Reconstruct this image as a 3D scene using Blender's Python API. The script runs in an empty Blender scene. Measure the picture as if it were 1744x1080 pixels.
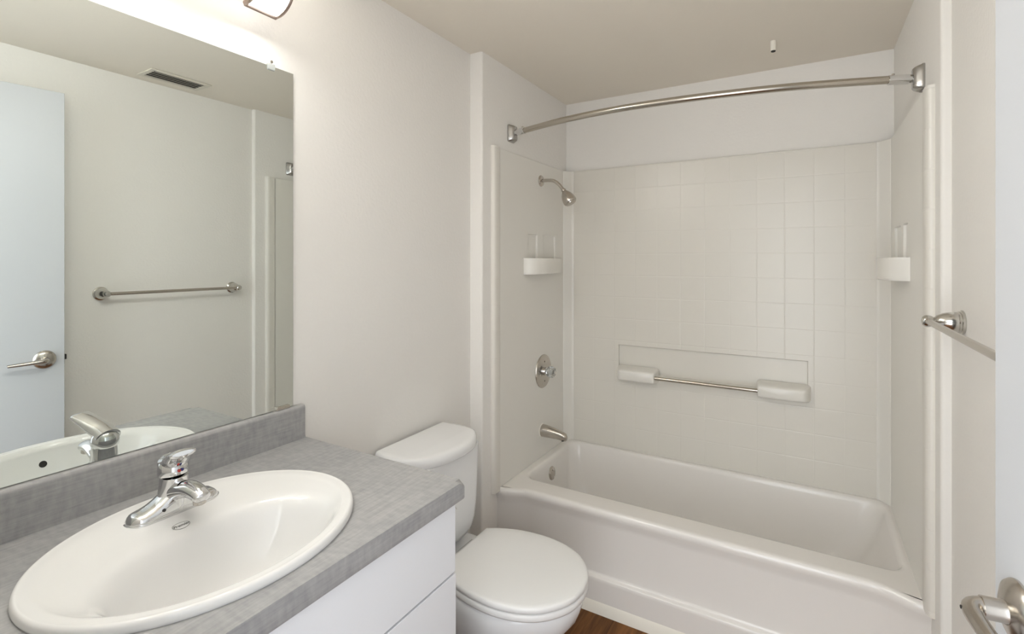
import bpy, bmesh, math, random
from mathutils import Vector, Matrix
from mathutils.bvhtree import BVHTree
PI = math.pi
sc = bpy.context.scene
C = sc.collection
# ------------------------------------------------------------------ camera
CX, CZ, YAW, FPX, Y0 = 1.264, 1.43, 0.5336, 854.0, 442.5
cd = bpy.data.cameras.new('camera'); cam = bpy.data.objects.new('camera', cd); C.objects.link(cam)
cd.sensor_width = 36.0; cd.lens = FPX / 1744 * 36.0
cd.shift_y = -(540 - Y0) / 1744
cd.clip_start = 0.02
cam.location = (CX, 0, CZ); cam.rotation_euler = (PI / 2, 0, YAW)
sc.camera = cam
sc.view_settings.view_transform = 'Standard'; sc.view_settings.look = 'None'
sc.view_settings.gamma = 1.0; sc.view_settings.use_curve_mapping = False
sc.view_settings.exposure = 0.47
# ------------------------------------------------------------------ light
HALL_W, WORLD_S, LAMP_S = 10.5, 1.6, 54.0
w = bpy.data.worlds.new('world'); sc.world = w; w.use_nodes = True
bg = w.node_tree.nodes['Background']; bg.inputs[0].default_value = (0.90, 0.95, 1.0, 1); bg.inputs[1].default_value = WORLD_S
ld = bpy.data.lights.new('hall_fill', 'AREA'); ld.shape = 'RECTANGLE'; ld.size = 0.8; ld.size_y = 2.0  # unseen panel added behind the doorway as cool fill for the room
ld.energy = HALL_W; ld.color = (0.93, 0.965, 1.0)
lo = bpy.data.objects.new('hall_fill', ld); C.objects.link(lo)
lo.location = (1.10, -.5, 1.1); lo.rotation_euler = (PI / 2, 0, 0)


# ------------------------------------------------------------------ materials
def lin(c):
    r = []
    for v in c:
        v /= 255.0
        r.append(v / 12.92 if v <= .04045 else ((v + .055) / 1.055) ** 2.4)
    return (r[0], r[1], r[2], 1)


def mat(name, rgb, rough=.5, metal=0.0, spec=.5, coat=0.0, trans=0.0):
    m = bpy.data.materials.new(name); m.use_nodes = True
    b = m.node_tree.nodes['Principled BSDF']
    b.inputs['Base Color'].default_value = lin(rgb)
    b.inputs['Roughness'].default_value = rough
    b.inputs['Metallic'].default_value = metal
    b.inputs['Specular IOR Level'].default_value = spec
    b.inputs['Coat Weight'].default_value = coat
    b.inputs['Transmission Weight'].default_value = trans
    return m


def nd(m, t, **k):
    n = m.node_tree.nodes.new(t)
    for a, v in k.items(): setattr(n, a, v)
    return n


def add_bump(m, scale, strength, dist=.001, detail=3):
    nt = m.node_tree; b = nt.nodes['Principled BSDF']
    tc = nd(m, 'ShaderNodeTexCoord'); n = nd(m, 'ShaderNodeTexNoise'); bu = nd(m, 'ShaderNodeBump')
    n.inputs['Scale'].default_value = scale; n.inputs['Detail'].default_value = detail
    bu.inputs['Strength'].default_value = strength; bu.inputs['Distance'].default_value = dist
    nt.links.new(tc.outputs['Object'], n.inputs['Vector']); nt.links.new(n.outputs['Fac'], bu.inputs['Height'])
    nt.links.new(bu.outputs['Normal'], b.inputs['Normal'])
    return m


paint = add_bump(mat('wall_paint', (239, 236, 231), .55, spec=.3), 85, .6, .0016, 4)
ceilp = add_bump(mat('ceiling_paint', (239, 232, 220), .7, spec=.2), 90, .3, .0012, 4)
gel = mat('white_fiberglass', (235, 232, 225), .28, spec=.5)
tubm = mat('tub_enamel', (238, 234, 229), .18, spec=.5)
china = mat('white_china', (231, 230, 228), .08, spec=.5)
toiletm = mat('toilet_china', (238, 238, 238), .12, spec=.5)
seatm = mat('seat_plastic', (238, 237, 235), .3, spec=.4)
lam = add_bump(mat('white_laminate', (232, 233, 236), .42, spec=.4), 40, .03)
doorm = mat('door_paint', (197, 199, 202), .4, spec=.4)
caulk = mat('caulk_white', (238, 233, 222), .5)
chrome = mat('chrome', (222, 222, 222), .07, 1.0)
nickel = add_bump(mat('brushed_nickel', (196, 190, 182), .24, 1.0), 300, .02)
bracketm = mat('bracket_chrome', (176, 174, 171), .22, 1.0)
postm = mat('satin_chrome', (205, 203, 198), .13, 1.0)
rodm = mat('rod_nickel', (186, 180, 170), .2, 1.0)
darkm = mat('dark_gap', (35, 32, 30), .7)
cabin = mat('cabinet_shadow', (120, 118, 116), .7)
mirrm = mat('silvered_glass', (229, 234, 231), .0, 1.0)
edgem = mat('mirror_edge', (70, 82, 72), .3)
clearp = mat('clear_plastic', (235, 238, 236), .15, trans=.6)
acryl = mat('clear_acrylic', (240, 244, 244), .05, trans=.9)
inkm = mat('logo_ink', (95, 95, 92), .5)
redm = mat('red_dot', (205, 60, 50), .3)
bluem = mat('blue_dot', (60, 60, 120), .3)
ventm = mat('vent_paint', (222, 216, 203), .5)
shadem = mat('white_shade_side', (228, 228, 224), .4)
sb_ = shadem.node_tree.nodes['Principled BSDF']; sb_.inputs['Emission Color'].default_value = (1, .99, .98, 1); sb_.inputs['Emission Strength'].default_value = 1.6   # dim glow added to shade sides and back to soften the wall glow
nickelf = mat('lamp_frame_nickel', (168, 152, 142), .35, 1.0)

glow = bpy.data.materials.new('lit_frosted_glass'); glow.use_nodes = True
gb = glow.node_tree.nodes['Principled BSDF']
gb.inputs['Base Color'].default_value = lin((245, 243, 238)); gb.inputs['Roughness'].default_value = .4
gb.inputs['Emission Color'].default_value = (.99, .997, .978, 1); gb.inputs['Emission Strength'].default_value = LAMP_S


def counter_material():
    m = mat('grey_linen_laminate', (150, 148, 146), .42, spec=.45); nt = m.node_tree; b = nt.nodes['Principled BSDF']
    tc = nd(m, 'ShaderNodeTexCoord')
    outs = []
    for sc_, det in (((230, 14, 230), 4), ((40, 90, 40), 3), ((9, 3.5, 9), 3)):
        mp = nd(m, 'ShaderNodeMapping'); mp.inputs['Scale'].default_value = sc_
        n = nd(m, 'ShaderNodeTexNoise'); n.inputs['Scale'].default_value = 1.0; n.inputs['Detail'].default_value = det
        nt.links.new(tc.outputs['Object'], mp.inputs['Vector']); nt.links.new(mp.outputs['Vector'], n.inputs['Vector'])
        outs.append(n.outputs['Fac'])
    a = nd(m, 'ShaderNodeMath', operation='ADD'); nt.links.new(outs[0], a.inputs[0]); nt.links.new(outs[1], a.inputs[1])
    a2 = nd(m, 'ShaderNodeMath', operation='ADD'); nt.links.new(a.outputs[0], a2.inputs[0]); nt.links.new(outs[2], a2.inputs[1])
    d = nd(m, 'ShaderNodeMath', operation='DIVIDE'); nt.links.new(a2.outputs[0], d.inputs[0]); d.inputs[1].default_value = 3
    cr = nd(m, 'ShaderNodeValToRGB'); e = cr.color_ramp.elements
    e[0].position = .36; e[0].color = lin((142, 142, 143)); e[1].position = .64; e[1].color = lin((172, 171, 170))
    nt.links.new(d.outputs[0], cr.inputs[0]); nt.links.new(cr.outputs[0], b.inputs['Base Color'])
    return m


def wood_material():
    m = mat('wood_plank', (120, 88, 60), .5, spec=.2); nt = m.node_tree; b = nt.nodes['Principled BSDF']
    tc = nd(m, 'ShaderNodeTexCoord')
    mp = nd(m, 'ShaderNodeMapping'); mp.inputs['Rotation'].default_value = (0, 0, PI / 2)
    br = nd(m, 'ShaderNodeTexBrick')
    br.inputs['Scale'].default_value = 1.0; br.inputs['Brick Width'].default_value = 1.2; br.inputs['Row Height'].default_value = .15
    br.inputs['Mortar Size'].default_value = .0012; br.inputs['Color1'].default_value = (.85, .85, .85, 1); br.inputs['Color2'].default_value = (1.1, 1.1, 1.1, 1)
    br.inputs['Mortar'].default_value = (.35, .3, .25, 1)
    nt.links.new(tc.outputs['Object'], mp.inputs['Vector']); nt.links.new(mp.outputs['Vector'], br.inputs['Vector'])
    mp2 = nd(m, 'ShaderNodeMapping'); mp2.inputs['Scale'].default_value = (75, 5, 1)
    n = nd(m, 'ShaderNodeTexNoise'); n.inputs['Scale'].default_value = 1; n.inputs['Detail'].default_value = 6; n.inputs['Distortion'].default_value = .6
    nt.links.new(tc.outputs['Object'], mp2.inputs['Vector']); nt.links.new(mp2.outputs['Vector'], n.inputs['Vector'])
    cr = nd(m, 'ShaderNodeValToRGB'); e = cr.color_ramp.elements
    e[0].position = .3; e[0].color = lin((88, 54, 26)); e[1].position = .7; e[1].color = lin((138, 92, 50))
    nt.links.new(n.outputs['Fac'], cr.inputs[0])
    mx = nd(m, 'ShaderNodeMix', data_type='RGBA', blend_type='MULTIPLY'); mx.inputs[0].default_value = 1
    nt.links.new(cr.outputs[0], mx.inputs[6]); nt.links.new(br.outputs['Color'], mx.inputs[7]); nt.links.new(mx.outputs[2], b.inputs['Base Color'])
    return m


def groove_material(name, base, axes, rough=.28):
    """moulded square tile pattern: grooves every 116 mm along the given axes"""
    m = mat(name, base, rough, spec=.5); nt = m.node_tree; b = nt.nodes['Principled BSDF']
    tc = nd(m, 'ShaderNodeTexCoord'); sp = nd(m, 'ShaderNodeSeparateXYZ'); nt.links.new(tc.outputs['Object'], sp.inputs[0])
    hs = []
    for ax, off in axes:
        s1 = nd(m, 'ShaderNodeMath', operation='SUBTRACT'); nt.links.new(sp.outputs[ax], s1.inputs[0]); s1.inputs[1].default_value = off
        pp = nd(m, 'ShaderNodeMath', operation='PINGPONG'); nt.links.new(s1.outputs[0], pp.inputs[0]); pp.inputs[1].default_value = .058
        mr = nd(m, 'ShaderNodeMapRange', interpolation_type='SMOOTHSTEP'); nt.links.new(pp.outputs[0], mr.inputs[0])
        mr.inputs[1].default_value = .0; mr.inputs[2].default_value = .0032; mr.inputs[3].default_value = 0; mr.inputs[4].default_value = 1
        hs.append(mr.outputs[0])
    h = hs[0]
    if len(hs) > 1:
        mn = nd(m, 'ShaderNodeMath', operation='MINIMUM'); nt.links.new(hs[0], mn.inputs[0]); nt.links.new(hs[1], mn.inputs[1]); h = mn.outputs[0]
    bu = nd(m, 'ShaderNodeBump'); bu.inputs['Strength'].default_value = .45; bu.inputs['Distance'].default_value = .001
    nt.links.new(h, bu.inputs['Height']); nt.links.new(bu.outputs['Normal'], b.inputs['Normal'])
    return m


ctop = counter_material(); wood = wood_material()
tile = groove_material('moulded_tile_fiberglass', (226, 222, 213), (('X', .475), ('Z', .649)))
tile_plain = mat('plain_tile_fiberglass', (226, 222, 213), .28, spec=.5)
flangem = groove_material('flange_fiberglass', (230, 226, 218), (('Z', .649),))


# ------------------------------------------------------------------ mesh helpers
def obj(name, bm, m, parent=None, sharp=35, bevel=0, seg=3, recalc=True):
    if recalc: bmesh.ops.recalc_face_normals(bm, faces=bm.faces)
    me = bpy.data.meshes.new(name); bm.to_mesh(me); bm.free()
    for mm in (m if isinstance(m, (list, tuple)) else [m]): me.materials.append(mm)
    me.shade_smooth()
    me.set_sharp_from_angle(angle=math.radians(sharp))
    o = bpy.data.objects.new(name, me); C.objects.link(o)
    if parent:
        o.parent = parent; o.matrix_parent_inverse = inv_of(parent)
    if bevel:
        b = o.modifiers.new('bevel', 'BEVEL'); b.width = bevel; b.segments = seg; b.limit_method = 'ANGLE'; b.angle_limit = math.radians(40)
        b.harden_normals = True
    return o


def inv_of(p):
    m = Matrix.Translation(p.location)
    if p.parent: m = Matrix.Identity(4)
    return m.inverted()


def thing(name, label, cat, loc, group=None):
    o = bpy.data.objects.new(name, None); C.objects.link(o); o.location = loc; o.empty_display_size = .05
    o['label'] = label; o['category'] = cat
    if group: o['group'] = group
    return o


def tag(o, label, cat, group=None):
    o['label'] = label; o['category'] = cat
    if group: o['group'] = group
    return o


def struct(name, bm, m, label=None, **k):
    o = obj(name, bm, m, **k); o['kind'] = 'structure'
    if label: o['label'] = label
    return o


def box(bm, x0, x1, y0, y1, z0, z1):
    v = [bm.verts.new(p) for p in ((x0, y0, z0), (x1, y0, z0), (x1, y1, z0), (x0, y1, z0), (x0, y0, z1), (x1, y0, z1), (x1, y1, z1), (x0, y1, z1))]
    for f in ((0, 3, 2, 1), (4, 5, 6, 7), (0, 1, 5, 4), (1, 2, 6, 5), (2, 3, 7, 6), (3, 0, 4, 7)): bm.faces.new([v[i] for i in f])
    return bm


def bx(*a): return box(bmesh.new(), *a)


def prism(pts, z0, z1, bm=None):
    bm = bm or bmesh.new(); n = len(pts)
    a = [bm.verts.new((p[0], p[1], z0)) for p in pts]; b = [bm.verts.new((p[0], p[1], z1)) for p in pts]
    bm.faces.new(a[::-1]); bm.faces.new(b)
    for i in range(n): bm.faces.new((a[i], a[(i + 1) % n], b[(i + 1) % n], b[i]))
    return bm


def loft(rings, bm=None, cap0=True, cap1=True, closed=True):
    bm = bm or bmesh.new(); R = [[bm.verts.new(p) for p in r] for r in rings]; n = len(R[0])
    for i in range(len(R) - 1):
        for j in range(n if closed else n - 1):
            k = (j + 1) % n
            bm.faces.new((R[i][j], R[i][k], R[i + 1][k], R[i + 1][j]))
    if cap0: bm.faces.new(R[0][::-1])
    if cap1: bm.faces.new(R[-1])
    return bm


def tube(pts, rad, seg=20, bm=None, flat=None):
    """sweep a circle (or ellipse: rad may be (a, b)) along pts"""
    pts = [Vector(p) for p in pts]; n = len(pts)
    if not isinstance(rad, list): rad = [rad] * n
    t0 = (pts[1] - pts[0]).normalized()
    up = Vector(flat) if flat else (Vector((0, 0, 1)) if abs(t0.z) < .9 else Vector((1, 0, 0)))
    rings = []; prev = None
    for i, p in enumerate(pts):
        t = (pts[min(i + 1, n - 1)] - pts[max(i - 1, 0)]).normalized()
        u = up if prev is None else prev
        u = (u - t * u.dot(t)).normalized(); prev = u
        v = t.cross(u); r = rad[i]
        ra, rb = r if isinstance(r, tuple) else (r, r)
        rings.append([p + v * (ra * math.cos(2 * PI * k / seg)) + u * (rb * math.sin(2 * PI * k / seg)) for k in range(seg)])
    return loft(rings, bm)


def smooth_pts(P, n=10):
    P = [Vector(p) for p in P]; out = []
    Q = [P[0] * 2 - P[1]] + P + [P[-1] * 2 - P[-2]]
    for i in range(1, len(Q) - 2):
        a, b, c, d = Q[i - 1:i + 3]
        for k in range(n):
            t = k / n
            out.append(.5 * (2 * b + (c - a) * t + (2 * a - 5 * b + 4 * c - d) * t * t + (3 * b - a - 3 * c + d) * t ** 3))
    out.append(P[-1])
    return out


def lathe(prof, origin, axis, seg=40, bm=None):
    """prof: (radius, distance along axis)"""
    o = Vector(origin); ax = Vector(axis).normalized()
    u = ax.orthogonal().normalized(); v = ax.cross(u)
    rings = [[o + ax * d + (u * math.cos(2 * PI * k / seg) + v * math.sin(2 * PI * k / seg)) * max(r, 1e-5) for k in range(seg)] for r, d in prof]
    return loft(rings, bm)


def rrect(x0, x1, y0, y1, r, n=24, m=8):
    """counter-clockwise rounded rectangle, same number of points for any radius"""
    P = []
    cs = [(x0 + r, y0 + r, PI), (x1 - r, y0 + r, 1.5 * PI), (x1 - r, y1 - r, 0), (x0 + r, y1 - r, .5 * PI)]
    for i, (cx, cy, a) in enumerate(cs):
        for k in range(m + 1):
            t = a + .5 * PI * k / m; P.append((cx + r * math.cos(t), cy + r * math.sin(t)))
        nx, ny, na = cs[(i + 1) % 4]
        e = (nx + r * math.cos(na), ny + r * math.sin(na)); s = P[-1]
        for k in range(1, n): P.append((s[0] + (e[0] - s[0]) * k / n, s[1] + (e[1] - s[1]) * k / n))
    return P


def panel(us, vs, rects, fn, skirt, bm=None):
    """flat panel with recesses: rects = (u0,u1,v0,v1,depth); fn(u,v,d) -> xyz; skirt = thickness behind the face"""
    bm = bm or bmesh.new()
    us = sorted(set(us + [r[0] for r in rects] + [r[1] for r in rects])); vs = sorted(set(vs + [r[2] for r in rects] + [r[3] for r in rects]))
    def dep(i, j):
        if i < 0 or j < 0 or i >= len(us) - 1 or j >= len(vs) - 1: return skirt
        cu, cv = (us[i] + us[i + 1]) / 2, (vs[j] + vs[j + 1]) / 2
        for r in rects:
            if r[0] < cu < r[1] and r[2] < cv < r[3]: return r[4]
        return 0
    cache = {}
    def V(u, v, d):
        k = (u, v, d)
        if k not in cache: cache[k] = bm.verts.new(fn(u, v, d))
        return cache[k]
    for i in range(len(us) - 1):
        for j in range(len(vs) - 1):
            d = dep(i, j); u0, u1, v0, v1 = us[i], us[i + 1], vs[j], vs[j + 1]
            f = bm.faces.new((V(u0, v0, d), V(u1, v0, d), V(u1, v1, d), V(u0, v1, d)))
            f.material_index = 1 if d > 0 else 0
    for i in range(len(us)):
        for j in range(len(vs) - 1):
            a, b = dep(i - 1, j), dep(i, j)
            if a != b:
                f = bm.faces.new((V(us[i], vs[j], a), V(us[i], vs[j + 1], a), V(us[i], vs[j + 1], b), V(us[i], vs[j], b))); f.material_index = 1
    for j in range(len(vs)):
        for i in range(len(us) - 1):
            a, b = dep(i, j - 1), dep(i, j)
            if a != b:
                f = bm.faces.new((V(us[i], vs[j], a), V(us[i + 1], vs[j], a), V(us[i + 1], vs[j], b), V(us[i], vs[j], b))); f.material_index = 1
    return bm


def arc(cx, cy, r, a0, a1, n=6):
    return [(cx + r * math.cos(math.radians(a0 + (a1 - a0) * k / n)), cy + r * math.sin(math.radians(a0 + (a1 - a0) * k / n))) for k in range(n + 1)]


# ------------------------------------------------------------------ the room
XL, XR, YB, YN, ZC = 0.0, 1.60, 2.65, 0.10, 2.323      # main walls, back wall, near wall, ceiling
AL, AR, YJ = 0.062, 1.577, 1.783                       # alcove walls, where they start
rr = .010
struct('floor', bx(-.15, 2.2, -1.75, 2.8, -.05, 0), wood)
struct('ceiling', bx(-.15, 1.76, -.02, 2.8, ZC, ZC + .08), ceilp)
struct('wall_left', prism([(-.12, YN - .12), (0, YN - .12), (0, YJ)] + arc(AL - rr, YJ + rr, rr, -90, 0) + [(AL, YB), (-.12, YB)], 0, ZC), paint, sharp=50)
struct('wall_right', prism([(1.72, YN - .12), (1.72, YB), (AR, YB)] + arc(AR + rr, YJ + rr, rr, 180, 270) + [(XR, YJ), (XR, YN - .12)], 0, ZC), paint, sharp=50)
struct('wall_back', bx(-.12, 1.72, YB, YB + .1, 0, ZC), paint)
bm = bx(0, .80, YN - .12, YN, 0, ZC); box(bm, .80, XR, YN - .12, YN, 2.16, ZC)
struct('wall_front', bm, paint)

# ------------------------------------------------------------------ bathtub
def yf(x):
    t = max(0.0, min(1.0, (x - .075) / .13)) * max(0.0, min(1.0, (1.564 - x) / .13))
    t = t * t * (3 - 2 * t)
    return 1.893 + .045 * t


tub = thing('bathtub', 'white alcove bathtub with smooth front apron below the tiled surround', 'bathtub', (.82, 2.25, 0))
outer = [(x, yf(x) + .02 if y < 1.95 else y) for x, y in rrect(AL, AR, 1.90, 2.648, .002)]
spec = [(.108, 1.549, 2.040, 2.612, .06, .4125), (.116, 1.541, 2.050, 2.604, .06, .411), (.121, 1.535, 2.057, 2.599, .06, .405), (.125, 1.528, 2.062, 2.595, .062, .390),
        (.134, 1.50, 2.078, 2.583, .075, .30), (.145, 1.46, 2.09, 2.572, .09, .22), (.160, 1.41, 2.105, 2.556, .10, .145), (.185, 1.365, 2.13, 2.53, .11, .108), (.23, 1.31, 2.17, 2.49, .11, .09), (.32, 1.20, 2.24, 2.42, .08, .085)]
rings = [[(x, y, .412) for x, y in outer]] + [[(x, y, s[5]) for x, y in rrect(*s[:5])] for s in spec]
obj('basin', loft(rings, cap0=False), tubm, tub, sharp=60, recalc=True)
xs = [AL + (AR - AL) * k / 120 for k in range(121)]
prof = [(.020, .412), (.012, .4115), (.004, .408), (0, .400), (-.001, .390), (.002, .378), (.009, .36), (.013, .34), (.013, .150), (.012, .142), (.007, .138), (-.003, .136), (-.006, .132), (-.006, .12), (-.004, .0)]
R = [[(x, yf(x) + p[0], p[1]) for x in xs] for p in prof]
obj('apron', loft(R, cap0=False, cap1=False, closed=False), tubm, tub, sharp=75)
ov = obj('overflow_plate', lathe([(0, .010), (.012, .0095), (.024, .008), (.031, .005), (.034, .001), (.034, -.006)], (.131, 2.32, .335), (1, 0, .12)), nickel, tub)
for x, z in ((.1405, .352), (.1425, .318)): obj('screw', lathe([(.004, 0), (.004, .002), (0, .0025)], (x, 2.32, z), (1, 0, .12), 12), chrome, ov)
obj('drain', lathe([(.032, 0), (.032, .003), (.026, .004), (.02, .001), (0, .001)], (.30, 2.33, .0855), (0, 0, 1)), chrome, tub)
bm = bmesh.new()
R = [[(x, yf(x) - .004 - d, z) for x in xs] for d, z in ((.0, .040), (.004, .036), (.010, .022), (.016, .008), (.018, .0), (0, 0))]
loft(R, bm, False, False, False)
struct('trim_1', bm, caulk, 'white quarter-round strip along the foot of the bathtub')

# ------------------------------------------------------------------ shower surround
ZS, ZT = .412, 1.930
FX0, FX1, FY = .078, 1.557, 2.62
sur = thing('shower_surround', 'white moulded tub surround with square tile pattern above the bathtub', 'shower surround', (.82, 2.62, ZS))
obj('back_panel', panel([.112, 1.516], [ZS, ZT], [(.384, 1.262, .828, .972, .014)], lambda u, v, d: (u, FY + d, v), .029), [tile, tile_plain], sur, sharp=30, bevel=.003, seg=2)
for side, X, s in (('left', FX0, 1), ('right', FX1, -1)):
    wall = AL if s == 1 else AR
    obj('side_panel', panel([1.90, 2.578], [ZS, ZT], [(2.165, 2.262, 1.43, 1.556, .010), (2.325, 2.47, 1.43, 1.556, .010)], lambda u, v, d: (X - s * d, u, v), .0145), [gel, gel], sur, sharp=30, bevel=.003, seg=2)
    # corner column: rounded strip that fills the inner corner
    P = [(X - s * .012, 2.570), (X + s * .002, 2.572), (X + s * .006, 2.577), (X + s * .030, 2.610), (X + s * .036, 2.6155), (X + s * .044, 2.6185), (X + s * .044, 2.640), (X + s * .02, 2.645), (X - s * .012, 2.645)]
    obj('corner_column', prism(P, ZS, ZT), gel, sur, sharp=50, bevel=.003)
    P = [(wall, 1.852), (wall + s * .006, 1.852)] + [(wall + s * (.006 + .014 * math.sin(t)), 1.872 - .020 * math.cos(t)) for t in [PI / 2 * k / 6 for k in range(1, 7)]] + [(wall + s * .020, 1.895), (X, 1.905), (wall, 1.905)]
    obj('front_flange', prism(P, .400, ZT + .004), flangem, sur, sharp=60)
    # soap shelf
    n = 20; out = []
    for k in range(n + 1):
        t = k / n; y = 2.118 + .435 * t
        pr = .078 * (math.sin(PI * min(1, t * 1.02) ** .62)) ** .75 if 0 < t < .98 else 0
        out.append((X + s * pr, y))
    rg = []
    for sc_, z in ((.93, 1.358), (.985, 1.361), (1, 1.368), (1, 1.428), (.985, 1.436), (.94, 1.438)):
        rg.append([(X + s * ((x - X) * s * sc_), y, z) for x, y in out] + [(X - s * .004, 2.553, z), (X - s * .004, 2.118, z)])
    obj('soap_shelf', loft(rg), gel, sur, sharp=40)
for x0, x1, s in ((.381, .597, 1), (1.056, 1.275, -1)):
    rg = []
    for ins, y in ((0, FY + .003), (.004, 2.60), (.010, 2.58), (.017, 2.562), (.024, 2.553), (.034, 2.549)):
        e0, e1 = (ins * 1.0, ins * .35) if s == 1 else (ins * .35, ins * 1.0)
        rg.append([(x, y, z) for x, z in rrect(x0 + e0, x1 - e1, .790 + ins * .45, .866 - ins * .6, .012 - ins * .1, 4, 4)])
    obj('grab_bar_mount', loft(rg), gel, sur, sharp=50)
tag(obj('grab_bar', tube([(.575, 2.566, .826), (.82, 2.566, .826), (1.075, 2.566, .826)], .0095), rodm), 'straight steel grab bar between two white moulded mounts on the tiled wall', 'grab bar')

# ------------------------------------------------------------------ shower fittings
t = thing('wall_shower', 'nickel shower head on a curved arm, high on the left shower wall', 'shower head', (FX0, 2.30, 1.83))
obj('flange', lathe([(.029, 0), (.029, .002), (.026, .006), (.018, .009), (.010, .0105), (.010, .011)], (FX0, 2.30, 1.836), (1, 0, 0)), nickel, t)
arm = smooth_pts([(.080, 2.30, 1.836), (.118, 2.30, 1.836), (.150, 2.30, 1.831), (.178, 2.30, 1.812), (.200, 2.30, 1.787), (.207, 2.30, 1.779)], 8)
obj('shower_arm', tube(arm, .0088), nickel, t)
obj('spray_head', lathe([(.0, -.004), (.011, -.004), (.013, .002), (.012, .008), (.016, .014), (.025, .028), (.031, .044), (.034, .062), (.034, .072), (.031, .077), (.027, .078), (.026, .082), (.020, .084), (.0, .084)], (.205, 2.30, 1.781), (.52, 0, -.86)), nickel, t)
t = thing('shower_valve', 'round chrome shower valve with clear knob on the left shower wall', 'shower valve', (FX0, 2.325, .852))
ep = obj('escutcheon', lathe([(0, .009), (.05, .0085), (.075, .0065), (.084, .004), (.0865, 0), (.0865, -.004)], (FX0 + .001, 2.325, .852), (1, 0, 0), 56), nickel, t)
for z in (.902, .802): obj('screw', lathe([(.0045, 0), (.0045, .002), (0, .0025)], (.0855, 2.325, z), (1, 0, 0), 12), darkm, ep)
obj('stem', lathe([(.021, 0), (.021, .014), (.017, .018), (.016, .030), (.012, .032), (.011, .05), (0, .05)], (.085, 2.325, .852), (1, 0, 0)), chrome, t)
kn = bmesh.new()
rg = []
for r, d in ((.012, .0), (.022, .004), (.027, .012), (.028, .022), (.027, .032), (.022, .040), (.012, .042)):
    rg.append([(.102 + d, 2.325 + r * (1 + .07 * math.cos(8 * a)) * math.cos(a), .852 + r * (1 + .07 * math.cos(8 * a)) * math.sin(a)) for a in [2 * PI * k / 64 for k in range(64)]])
kb = obj('knob', loft(rg, kn), acryl, t)
obj('knob_cap', lathe([(.010, 0), (.010, .003), (0, .004)], (.144, 2.325, .852), (1, 0, 0), 20), chrome, kb)
t = thing('tub_spout', 'nickel tub spout low on the left shower wall above the bathtub rim', 'tub spout', (FX0, 2.315, .55))
rg = []
for d, r, rz, dz in ((0, .030, .030, 0), (.004, .031, .031, 0), (.02, .030, .031, -.001), (.06, .026, .0275, -.004), (.095, .022, .024, -.008), (.120, .020, .022, -.012), (.134, .017, .019, -.015), (.140, .010, .012, -.017)):
    rg.append([(FX0 + d, 2.312 + r * math.cos(a), .549 + dz + rz * math.sin(a)) for a in [2 * PI * k / 32 for k in range(32)]])
sp = obj('spout_body', loft(rg), nickel, t)
obj('outlet', lathe([(.013, 0), (.013, .008), (.009, .008), (.009, .002), (0, .002)], (FX0 + .122, 2.312, .524), (.45, 0, -1), 24), darkm, sp)
obj('wall_collar', lathe([(.034, 0), (.034, .003), (.031, .005), (.031, 0)], (FX0 - .001, 2.312, .549), (1, 0, 0), 32), caulk, t)

# ------------------------------------------------------------------ curtain rod
t = thing('shower_curtain_rod', 'bowed nickel shower curtain rod spanning the tub opening under the ceiling', 'curtain rod', (.82, 1.95, 2.02))
rod = smooth_pts([(.092, 2.018, 2.02), (.20, 1.982, 2.02), (.39, 1.930, 2.02), (.617, 1.901, 2.02), (.84, 1.904, 2.02), (1.04, 1.923, 2.019), (1.22, 1.950, 2.017), (1.39, 1.984, 2.012), (1.545, 2.018, 2.006)], 8)
obj('rod', tube(rod, .0127), rodm, t)
for X, s, yb, zb in ((AL, 1, 2.022, 2.020), (AR, -1, 2.022, 2.004)):
    rg = []
    for ins, d in ((0, 0), (0, .005), (.003, .009), (.006, .016), (.010, .024), (.016, .029)):
        rg.append([(X + s * d, y, z) for y, z in rrect(yb - .030 + ins * 1.0, yb + .030 - ins * 1.0, zb - .040 + ins * .6, zb + .040 - ins * .6, .008, 3, 4)])
    b = obj('bracket', loft(rg), bracketm, t, sharp=30)
    bm = tube([(X + s * .0275, yb - .014 + .003 * 0, zb + z) for z in (-.022, -.01, 0, .01, .022)], .0012, 8)
    obj('seam', bm, darkm, b)
    d = (rod[5] - rod[0]).normalized() if s == 1 else (rod[-6] - rod[-1]).normalized()
    a = Vector((X + s * .018, yb - .002, zb)); p = a + d * .02; q = a + d * .075
    obj('swivel_sleeve', tube([a, p, p + d * .001, q, q + d * .001], [.010, .013, .0155, .0155, .0135]), chrome, t)
    obj('set_screw', lathe([(.004, 0), (.004, .006), (.002, .007), (0, .007)], a + d * .062 + Vector((0, 0, .014)), (0, 0, 1), 14), nickel, t)

# ------------------------------------------------------------------ vanity cabinet
VY0, VY1 = .105, .932
t = thing('vanity_cabinet', 'white slab-front vanity cabinet under the grey countertop', 'vanity cabinet', (.28, .52, 0))
bm = bx(.002, .543, VY0, VY0 + .018, .0, .873); box(bm, .002, .543, VY1 - .018, VY1, .0, .873)
box(bm, .002, .014, VY0 + .018, VY1 - .018, .09, .873); box(bm, .014, .525, VY0 + .018, VY1 - .018, .09, .106)
box(bm, .525, .543, VY0 + .018, VY1 - .018, .09, .13); box(bm, .525, .543, VY0 + .018, VY1 - .018, .69, .72); box(bm, .525, .543, VY0 + .018, VY1 - .018, .845, .873)
box(bm, .46, .475, VY0 + .018, VY1 - .018, 0, .09)
obj('body', bm, lam, t, bevel=.001, seg=1)
obj('drawer_front', bx(.544, .5625, VY0 + .003, VY1 - .001, .7105, .868), lam, t, bevel=.0015, seg=2)
obj('door', bx(.544, .5625, .521, VY1 + .001, .095, .7055), lam, t, bevel=.0015, seg=2)
obj('door', bx(.544, .5625, VY0 + .003, .518, .095, .7055), lam, t, bevel=.0015, seg=2)

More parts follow.
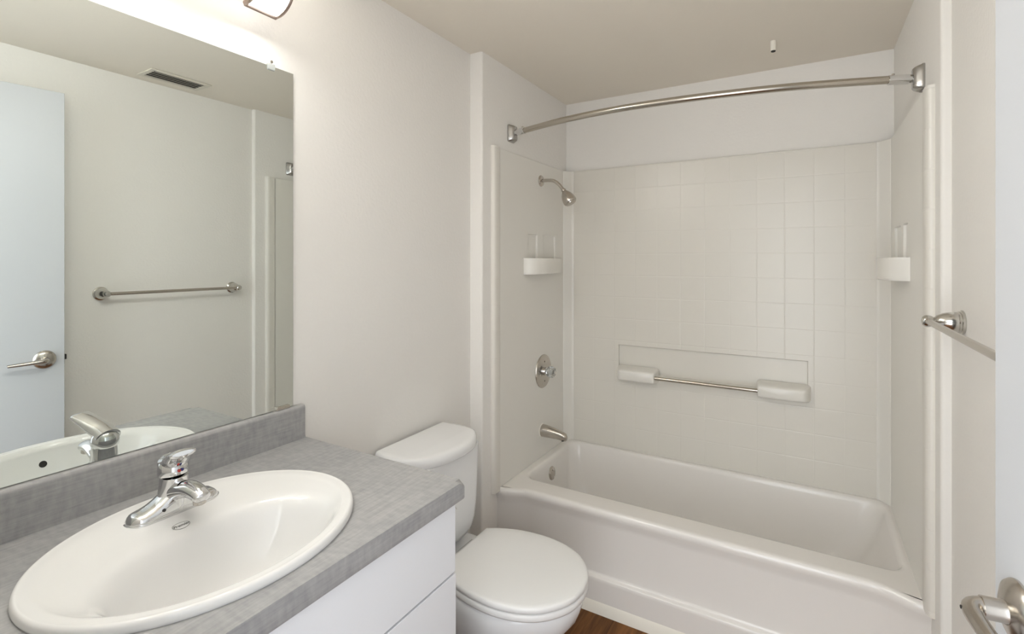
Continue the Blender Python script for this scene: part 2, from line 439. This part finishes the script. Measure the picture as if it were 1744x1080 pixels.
# ------------------------------------------------------------------ countertop
CT = .920
ct = thing('countertop', 'grey linen-patterned laminate countertop with matching backsplash on the vanity', 'countertop', (.28, .52, .875))
x0, x1, y0, y1 = .002, .580, .103, .942
hc = (.310, .517); N = 128
bm = bmesh.new()
angs = [2 * PI * k / N for k in range(N)]
angs += [math.atan2(y - hc[1], x - hc[0]) % (2 * PI) for x in (x0, x1) for y in (y0, y1)]
angs = sorted(set(round(a, 6) for a in angs))
def rectpt(a):
    c, s = math.cos(a), math.sin(a); ts = []
    if abs(c) > 1e-9: ts.append(((x1 if c > 0 else x0) - hc[0]) / c)
    if abs(s) > 1e-9: ts.append(((y1 if s > 0 else y0) - hc[1]) / s)
    q = min(ts); return (hc[0] + c * q, hc[1] + s * q)
def ellpt(a):
    c, s = math.cos(a), math.sin(a); q = 1 / math.sqrt((c / .212) ** 2 + (s / .254) ** 2)
    return (hc[0] + c * q, hc[1] + s * q)
ot = [bm.verts.new((*rectpt(a), CT)) for a in angs]; it = [bm.verts.new((*ellpt(a), CT)) for a in angs]
ob = [bm.verts.new((*rectpt(a), .876)) for a in angs]; ib = [bm.verts.new((*ellpt(a), .876)) for a in angs]
n = len(angs)
for i in range(n):
    j = (i + 1) % n
    bm.faces.new((it[i], ot[i], ot[j], it[j])); bm.faces.new((ib[i], ib[j], ob[j], ob[i]))
    bm.faces.new((ot[i], ob[i], ob[j], ot[j])); bm.faces.new((it[i], it[j], ib[j], ib[i]))
ed = [e for e in bm.edges if all(abs(v.co.x - x1) < 1e-6 and abs(v.co.z - CT) < 1e-6 for v in e.verts)]
bmesh.ops.bevel(bm, geom=ed, offset=.015, segments=6, affect='EDGES', profile=.5)
ed = [e for e in bm.edges if all(abs(v.co.x - x1) < 1e-6 and abs(v.co.z - .876) < 1e-6 for v in e.verts)]
bmesh.ops.bevel(bm, geom=ed, offset=.006, segments=3, affect='EDGES', profile=.5)
obj('slab', bm, ctop, ct, sharp=50)
pr = [(.001, CT - .002), (.021, CT - .002), (.0205, CT + .004), (.0195, CT + .01), (.0195, 1.003)] + arc(.0105, 1.006, .009, 0, 90, 6) + [(.001, 1.015)]
bm = bmesh.new()
loft([[(x, y, z) for x, z in pr] for y in (y0, .9385)], bm)
obj('backsplash', bm, ctop, ct, sharp=50)

# ------------------------------------------------------------------ sink
SK = [(.312, .517, .2245, .2665, .9185), (.312, .517, .2265, .2685, .923), (.312, .517, .2260, .2680, .929), (.312, .517, .2240, .2660, .933), (.312, .517, .2205, .2625, .9350), (.312, .517, .215, .257, .9345),
      (.314, .517, .203, .246, .9340), (.325, .517, .188, .236, .9315), (.344, .517, .165, .222, .9280), (.366, .517, .139, .205, .9225), (.374, .517, .129, .195, .915), (.377, .517, .122, .185, .902),
      (.378, .517, .115, .175, .884), (.378, .517, .105, .159, .858), (.377, .517, .091, .138, .834), (.374, .517, .072, .109, .813), (.371, .517, .050, .075, .800), (.368, .517, .028, .036, .794), (.367, .517, .021, .021, .792)]
S2 = smooth_pts  # dense profile
def dense(SK, n=4):
    out = []
    Q = [SK[0]] + SK + [SK[-1]]
    for i in range(1, len(Q) - 2):
        a, b, c, d = Q[i - 1:i + 3]
        for k in range(n):
            u = k / n
            out.append(tuple(.5 * (2 * b[m] + (c[m] - a[m]) * u + (2 * a[m] - 5 * b[m] + 4 * c[m] - d[m]) * u * u + (3 * b[m] - a[m] - 3 * c[m] + d[m]) * u ** 3) for m in range(5)))
    out.append(SK[-1]); return out
t = thing('sink', 'white oval drop-in sink with an oval logo, set in the grey countertop', 'sink', (.312, .517, CT))
rings = [[(q[0] + q[2] * math.cos(a), q[1] + q[3] * math.sin(a), q[4]) for a in [2 * PI * k / 128 for k in range(128)]] for q in dense(SK)]
bm = loft(rings, cap0=False, cap1=False)
bmesh.ops.recalc_face_normals(bm, faces=bm.faces)
sink_bvh = BVHTree.FromBMesh(bm)
sb = obj('bowl', bm, china, t, sharp=80, recalc=False)
def sink_z(x, y):
    h = sink_bvh.ray_cast(Vector((x, y, 1.2)), Vector((0, 0, -1))); return h[0].z if h[0] else CT
obj('drain', lathe([(.024, .0), (.024, .004), (.019, .005), (.017, .001), (.012, .001), (.011, .006), (0, .007)], (.367, .517, .790), (0, 0, 1), 32), chrome, t)
h = sink_bvh.ray_cast(Vector((.367, .512, .888)), Vector((1, 0, 0)))
obj('overflow_hole', lathe([(.0085, -.001), (.0085, .0006), (0, .0006)], h[0], h[1] if h[1].x < 0 else -h[1], 24), darkm, t)
# printed logo: an oval ring and a word in it, laid on the porcelain
LX, LY = .231, .504
lg = bmesh.new(); Rr = []
for kk in (0, 1):
    ring = []
    for k in range(64):
        a = 2 * PI * k / 64; e = 1.0 if kk else .90
        x = LX + .0093 * e * math.cos(a); y = LY + .0155 * (1.0 if kk else .94) * math.sin(a)
        ring.append((x, y, sink_z(x, y) + .0004))
    Rr.append(ring)
loft(Rr, lg, False, False)
fc = bpy.data.curves.new('logo_word', 'FONT'); fc.body = 'Premier'; fc.size = .0088; fc.align_x = 'CENTER'; fc.align_y = 'CENTER'; fc.shear = .35; fc.offset = .0002
fo = bpy.data.objects.new('logo_word', fc); C.objects.link(fo); bpy.context.view_layer.update()
fm = bpy.data.meshes.new_from_object(fo.evaluated_get(bpy.context.evaluated_depsgraph_get()))
bpy.data.objects.remove(fo)
vv = [lg.verts.new((LX - v.co.y, LY + v.co.x, 0)) for v in fm.vertices]
for v in vv: v.co.z = sink_z(v.co.x, v.co.y) + .0005
for p in fm.polygons:
    try: lg.faces.new([vv[i] for i in p.vertices])
    except ValueError: pass
obj('logo', lg, inkm, t, recalc=False)['label'] = 'small grey oval logo with a script word'

# ------------------------------------------------------------------ faucet
FXC, FYC, FZ = .163, .524, sink_z(.163, .524) - .001
t = thing('faucet', 'chrome single-lever faucet with short spout on the back rim of the sink', 'faucet', (FXC, FYC, FZ))
# base: long rounded foot rising into a hump in the middle
rg = []
n = 40
for k in range(n + 1):
    u = -1 + 2 * k / n; y = FYC + .084 * u; au = abs(u)
    hw = .0262 * math.sqrt(max(0, 1 - (max(0, au - .68) / .32) ** 2)) + .0006
    hh = .017 + .030 * math.exp(-(u / .42) ** 2)
    hh *= max(.10, (1 - max(0, (au - .80) / .20) ** 2.2))
    ring = []
    for j in range(25):
        a = PI * j / 24; cx, sz = math.cos(a), math.sin(a)
        ring.append((FXC + hw * math.copysign(abs(cx) ** .62, cx), y, FZ + hh * sz ** .75))
    rg.append(ring)
obj('base', loft(rg), chrome, t, sharp=50)
obj('base_gasket', prism([(FXC + .0275 * math.cos(a), FYC + (.058 if math.sin(a) > 0 else -.058) + .0275 * math.sin(a)) for a in [2 * PI * (k + .5) / 64 for k in range(64)]], FZ - .002, FZ + .0025), chrome, t)
obj('valve_body', lathe([(.029, .0), (.0275, .03), (.026, .045), (.025, .058), (.0245, .064), (.020, .066), (0, .066)], (FXC - .002, FYC, FZ + .004), (0.04, 0, 1)), chrome, t)
spo = smooth_pts([(FXC + .000, FYC, FZ + .034), (FXC + .03, FYC, FZ + .046), (FXC + .06, FYC, FZ + .053), (FXC + .084, FYC, FZ + .053), (FXC + .100, FYC, FZ + .049)], 6)
nn = len(spo)
rad = [((.022 - .006 * i / (nn - 1)), (.019 - .007 * i / (nn - 1))) for i in range(nn)]
e_ = spo[-1]; spo += [e_ + Vector((.005, 0, -.002)), e_ + Vector((.008, 0, -.0035)), e_ + Vector((.0095, 0, -.0042))]; rad += [(.0148, .0112), (.011, .008), (.004, .003)]
so = obj('spout', tube(spo, rad, 28), chrome, t)
obj('aerator', lathe([(.0115, 0), (.0115, .012), (.009, .014), (0, .012)], (FXC + .094, FYC, FZ + .046), (.12, 0, -1), 24), nickel, so)
# lever handle: domed cap with a paddle rising towards the room
hz = FZ + .070
cap = lathe([(.0255, 0), (.027, .004), (.027, .012), (.0255, .022), (.021, .030), (.013, .035), (0, .037)], (FXC - .003, FYC, hz), (-.10, 0, 1))
hd = obj('lever_handle', cap, chrome, t)
pad = smooth_pts([(FXC - .016, FYC + .002, hz + .020), (FXC + .008, FYC, hz + .030), (FXC + .032, FYC - .008, hz + .042), (FXC + .055, FYC - .015, hz + .054), (FXC + .078, FYC - .021, hz + .064)], 6)
nn = len(pad)
rad = [(.0250 - .003 * i / (nn - 1), .019 - .012 * (i / (nn - 1)) ** 1.2) for i in range(nn)]; rad[-1] = (.018, .004)
obj('paddle', tube(pad, rad, 28), chrome, hd)
bm = lathe([(.003, 0), (.003, .0015), (0, .002)], (FXC + .0235, FYC - .002, hz + .012), (1, -.1, .1), 14)
obj('hot_mark', bm, redm, hd)
obj('cold_mark', lathe([(.003, 0), (.003, .0015), (0, .002)], (FXC + .0233, FYC + .0035, hz + .0125), (1, .1, .1), 14), bluem, hd)
obj('badge', lathe([(.0032, 0), (.0032, .0006), (.0026, .0006), (.0026, 0)], (FXC + .0268, FYC - .030, FZ + .016), (1, 0, .15), 24), inkm, t)

# ------------------------------------------------------------------ mirror and its clips
t = thing('wall_mirror', 'large frameless mirror on the left wall above the backsplash', 'mirror', (0, .5, 1.016))
bm = bx(.0008, .0060, .125, .909, 1.0165, 1.957)
for f in bm.faces:
    f.material_index = 0 if f.normal.x > .9 or all(v.co.x > .005 for v in f.verts) else 1
obj('glass', bm, [mirrm, edgem], t, recalc=True)
c_ = obj('top_clip', bx(.001, .010, .830, .852, 1.945, 1.963), clearp, t, bevel=.003); c_['label'] = 'clear plastic clip'
obj('screw', lathe([(.004, 0), (.004, .002), (0, .003)], (.0075, .841, 1.968), (1, 0, 0), 12), nickel, t)
obj('bottom_clip', bx(.001, .012, .855, .895, 1.0155, 1.024), nickel, t, bevel=.001)

# ------------------------------------------------------------------ vanity light
t = thing('vanity_light', 'lit vanity light with curved frosted glass in a nickel frame above the mirror', 'light fixture', (0, .52, 2.13))
obj('back_plate', bx(.0005, .018, .20, .83, 2.11, 2.21), nickelf, t, bevel=.003)
for yc in (.776, .515, .254):
    hw = .042
    P = [(.060, 2.067), (.080, 2.069), (.100, 2.077), (.117, 2.092), (.128, 2.114), (.133, 2.14), (.133, 2.17), (.126, 2.20), (.105, 2.22), (.060, 2.225)]
    P = [(p.x, p.y) for p in smooth_pts([(a, b, 0) for a, b in P], 4)]
    bm = loft([[(x, y, z) for x, z in P] for y in (yc - hw + .003, yc + hw - .003)])
    bm.faces.ensure_lookup_table()
    for f in bm.faces:
        if all(v.co.x < .0605 for v in f.verts) or len(f.verts) > 4: f.material_index = 1
    g = obj('glass_shade', bm, [glow, shadem], t, sharp=30)
    obj('shade_arm', bx(.017, .0605, yc - .016, yc + .016, 2.14, 2.18), nickelf, t, bevel=.003)
    for y in (yc - hw, yc + hw):
        bm = tube([(x + .001, y, z) for x, z in P], .0058, 8)
        obj('shade_frame', bm, nickelf, g)
    obj('shade_frame', tube([(.061, yc - hw, 2.065), (.061, yc + hw, 2.065)], .0058, 8), nickelf, g); obj('shade_frame', tube([(.061, yc - hw, 2.227), (.061, yc + hw, 2.227)], .0058, 8), nickelf, g)

# ------------------------------------------------------------------ toilet
TY = 1.405
t = thing('toilet', 'white two-piece toilet with closed lid between vanity and bathtub', 'toilet', (.35, TY, 0))
def outline(pts, n=7):
    """pts: (x, half width) from the back to the front tip -> closed loop"""
    S = smooth_pts([(x, h, 0) for x, h in pts], n)
    L = [(p.x, max(p.y, 0)) for p in S]
    return [(x, TY + h) for x, h in L] + [(x, TY - h) for x, h in L[::-1][1:]]
LID = [(.245, .134), (.29, .160), (.35, .183), (.42, .195), (.49, .195), (.555, .180), (.61, .150), (.652, .105), (.677, .055), (.686, 0)]
def scaled(pts, s, dx=0.0, inset=0.0):
    cx = .45
    return [(cx + (x - cx) * s + dx, max(0, h * s - (inset if h > 0 else 0))) for x, h in pts]
def ringat(pts, z): return [(x, y, z) for x, y in outline(pts)]
rg = []
for s, z in ((.955, .403), (.985, .405), (.996, .410), (.997, .417), (.992, .423), (.98, .4255), (.94, .426)):
    rg.append(ringat(scaled(LID, s), z))
obj('seat', loft(rg), seatm, t, sharp=60)
rg = []
for s, z in ((.95, .4275), (.985, .4285), (.998, .432), (.998, .440), (.989, .4445), (.97, .447), (.93, .449), (.70, .4515), (.35, .4525)):
    rg.append(ringat(scaled(LID, s), z))
obj('seat_lid', loft(rg), seatm, t, sharp=60)
for yy in (TY - .075, TY + .075):
    obj('hinge', bx(.228, .250, yy - .020, yy + .020, .398, .430), seatm, t, bevel=.008)
def ring2(xb, xf, w, z, back=.6):
    L = xf - xb
    return ringat([(xb, w * back), (xb + L * .12, w * (back + .12)), (xb + L * .28, w * .92), (xb + L * .45, w), (xb + L * .60, w * .985), (xb + L * .74, w * .88), (xb + L * .86, w * .68), (xb + L * .94, w * .46), (xb + L * .985, w * .22), (xf, 0)], z)
rg = [ring2(.14, .45, .10, .0, .9), ring2(.13, .47, .108, .012, .9), ring2(.13, .468, .104, .05, .9), ring2(.135, .455, .095, .10, .85), ring2(.14, .465, .097, .15, .8), ring2(.15, .51, .115, .19, .75), ring2(.16, .565, .142, .235, .7),
      ring2(.17, .62, .166, .285, .65), ring2(.18, .655, .181, .33, .64), ring2(.185, .670, .187, .365, .63), ring2(.187, .672, .187, .385, .63), ring2(.190, .668, .184, .396, .63), ring2(.20, .655, .175, .401, .63)]
obj('bowl', loft(rg), toiletm, t, sharp=60)
rg = []
for ins, z in ((.02, .20), (.006, .30), (.0, .37), (.0, .390), (.004, .396), (.010, .398)):
    rg.append([(x, y, z) for x, y in rrect(.030 + ins, .275, TY - .150 + ins, TY + .150 - ins, .03, 4, 6)])
obj('deck', loft(rg), toiletm, t, sharp=60)
# tank
TK = TY - .005
def tank_ring(hw, xf, z, r=.045, bow=.014):
    P = rrect(.018, xf, TK - hw, TK + hw, r, 12, 8)
    return [(x + bow * (1 - ((y - TK) / hw) ** 2) * max(0, (x - .1) / .12), y, z) for x, y in P]
rg = [tank_ring(.100, .130, .404, .04), tank_ring(.125, .155, .408, .05), tank_ring(.148, .178, .424, .055), tank_ring(.162, .190, .450, .055), tank_ring(.169, .196, .485, .055), tank_ring(.172, .199, .54, .05), tank_ring(.175, .203, .66, .05), tank_ring(.177, .206, .748, .05)]
obj('tank', loft(rg), toiletm, t, sharp=60)
rg = []
def lid_ring(e, z):
    P = [(.014, -.186 - e * .5), (.07, -.196 - e), (.13, -.192 - e), (.185 + e, -.162), (.226 + e, -.095), (.240 + e, 0), (.226 + e, .095), (.185 + e, .162), (.13, .192 + e), (.07, .196 + e), (.014, .186 + e * .5)]
    P = smooth_pts([(a, b, 0) for a, b in P], 5)
    return [(p.x, TK + p.y, z) for p in P]
for e, z in ((-.012, .747), (-.004, .749), (-.001, .755), (.0, .768), (-.002, .776), (-.007, .7825), (-.015, .785), (-.03, .786)):
    rg.append(lid_ring(e, z))
obj('tank_lid', loft(rg), toiletm, t, sharp=60)
lv = obj('flush_lever', tube([(.218, TK - .13, .672), (.232, TK - .13, .672), (.238, TK - .11, .66), (.240, TK - .078, .63), (.240, TK - .046, .590)], [.010, .007, .006, .007, .008], 14), chrome, t)

# ------------------------------------------------------------------ towel bar
t = thing('towel_bar', 'polished towel bar on bell-shaped posts on the right wall behind the door', 'towel bar', (XR, 1.35, 1.27))
for yy, bx_ in ((1.660, 1), (1.040, -1)):
    obj('post', lathe([(.029, 0), (.031, .002), (.031, .006), (.028, .008), (.0285, .011), (.026, .013), (.0255, .026), (.022, .040), (.0165, .052), (.012, .056), (.0105, .058), (.012, .0605), (.0145, .065), (.0155, .071), (.0145, .077), (.010, .082), (0, .084)], (XR, yy, 1.272), (-1, 0, 0)), postm, t)
obj('bar', tube([(1.529, 1.665, 1.272), (1.529, 1.36, 1.272), (1.529, 1.035, 1.272)], .0078), nickel, t)

# ------------------------------------------------------------------ door, open against the right wall
H0 = Vector((1.562, .112, 0)); E0 = Vector((1.470, .868, 0)); dv = (E0 - H0).normalized(); nv = Vector((-dv.y, dv.x, 0))   # nv points into the room
if nv.x > 0: nv = -nv
W = (E0 - H0).length
def dpt(s, o, z): p = H0 + dv * s + nv * o; return (p.x, p.y, z)
def dbox(s0, s1, o0, o1, z0, z1):
    return loft([[dpt(s0, o0, z), dpt(s1, o0, z), dpt(s1, o1, z), dpt(s0, o1, z)] for z in (z0, z1)])
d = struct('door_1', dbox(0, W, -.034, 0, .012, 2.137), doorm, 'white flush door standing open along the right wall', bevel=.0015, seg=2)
zh = 1.016; sh = W - .064
def dobj(name, bm, m, par=d, **k):
    o = obj(name, bm, m, None, **k); o.parent = par; return o
for s in (1, -1):
    off = 0 if s == 1 else -.034
    ax = nv * s
    ro = dobj('rose', lathe([(.0375, -.001), (.038, .003), (.035, .008), (.025, .0125), (.0135, .015), (.0125, .02), (.0125, .036), (.0, .036)], dpt(sh, off, zh), ax), nickel)
    L = [(sh, .024), (sh, .037), (sh - .004, .045), (sh - .016, .049), (sh - .045, .049), (sh - .08, .046), (sh - .105, .043), (sh - .115, .0425)]
    if s == -1: L = [(a, min(b, .05)) for a, b in L]
    pts = smooth_pts([dpt(a, off + s * b, zh - .006 * max(0, (sh - a) / .115)) for a, b in L], 5)
    m_ = len(pts)
    rad = [(.0115 - .003 * i / (m_ - 1), .0115 - .006 * i / (m_ - 1)) for i in range(m_)]
    dobj('lever_handle', tube(pts, rad, 18, flat=(0, 0, 1)), nickel)
pin = dobj('privacy_pin', lathe([(.0022, 0), (.0022, .0012), (0, .0012)], dpt(sh - .010, .0578, zh + .0), nv, 10), darkm)
dobj('latch_plate', dbox(W - .0005, W + .0012, -.029, -.005, zh - .028, zh + .028), nickel)
dobj('latch_bolt', dbox(W, W + .009, -.024, -.010, zh - .011, zh + .011), darkm, bevel=.002)

# ------------------------------------------------------------------ ceiling things
t = thing('vent_grille', 'small slatted white vent grille in the ceiling, seen in the mirror', 'vent', (1.445, 1.29, ZC))
bm = bmesh.new()
vx0, vx1, vy0, vy1 = 1.395, 1.497, 1.175, 1.405
for b in ((vx0 - .022, vx1 + .022, vy0 - .022, vy0), (vx0 - .022, vx1 + .022, vy1, vy1 + .022), (vx0 - .022, vx0, vy0, vy1), (vx1, vx1 + .022, vy0, vy1)):
    box(bm, *b, ZC - .007, ZC - .0005)
obj('frame', bm, ventm, t, bevel=.002, seg=1)
obj('backing', bx(vx0, vx1, vy0, vy1, ZC - .0025, ZC - .001), darkm, t)
for k in range(4):
    xc = vx0 + .0145 + k * .0245
    bm = loft([[(xc - .006, y, ZC - .0075), (xc - .005, y, ZC - .0085), (xc + .006, y, ZC - .0045), (xc + .005, y, ZC - .0035)] for y in (vy0, vy1)])
    obj('slat', bm, ventm, t)
t = thing('ceiling_pipe_stub', 'short white capped pipe stub hanging from the ceiling over the tub', 'pipe stub', (1.141, 2.305, ZC))
obj('pipe', lathe([(.0105, 0), (.0105, .036), (.0095, .040), (.007, .040)], (1.141, 2.305, ZC), (0, 0, -1), 28), caulk, t)
obj('pipe_end', lathe([(.0085, 0), (.0085, .0035), (.0, .0035)], (1.141, 2.305, ZC - .040), (0, 0, -1), 24), darkm, t)
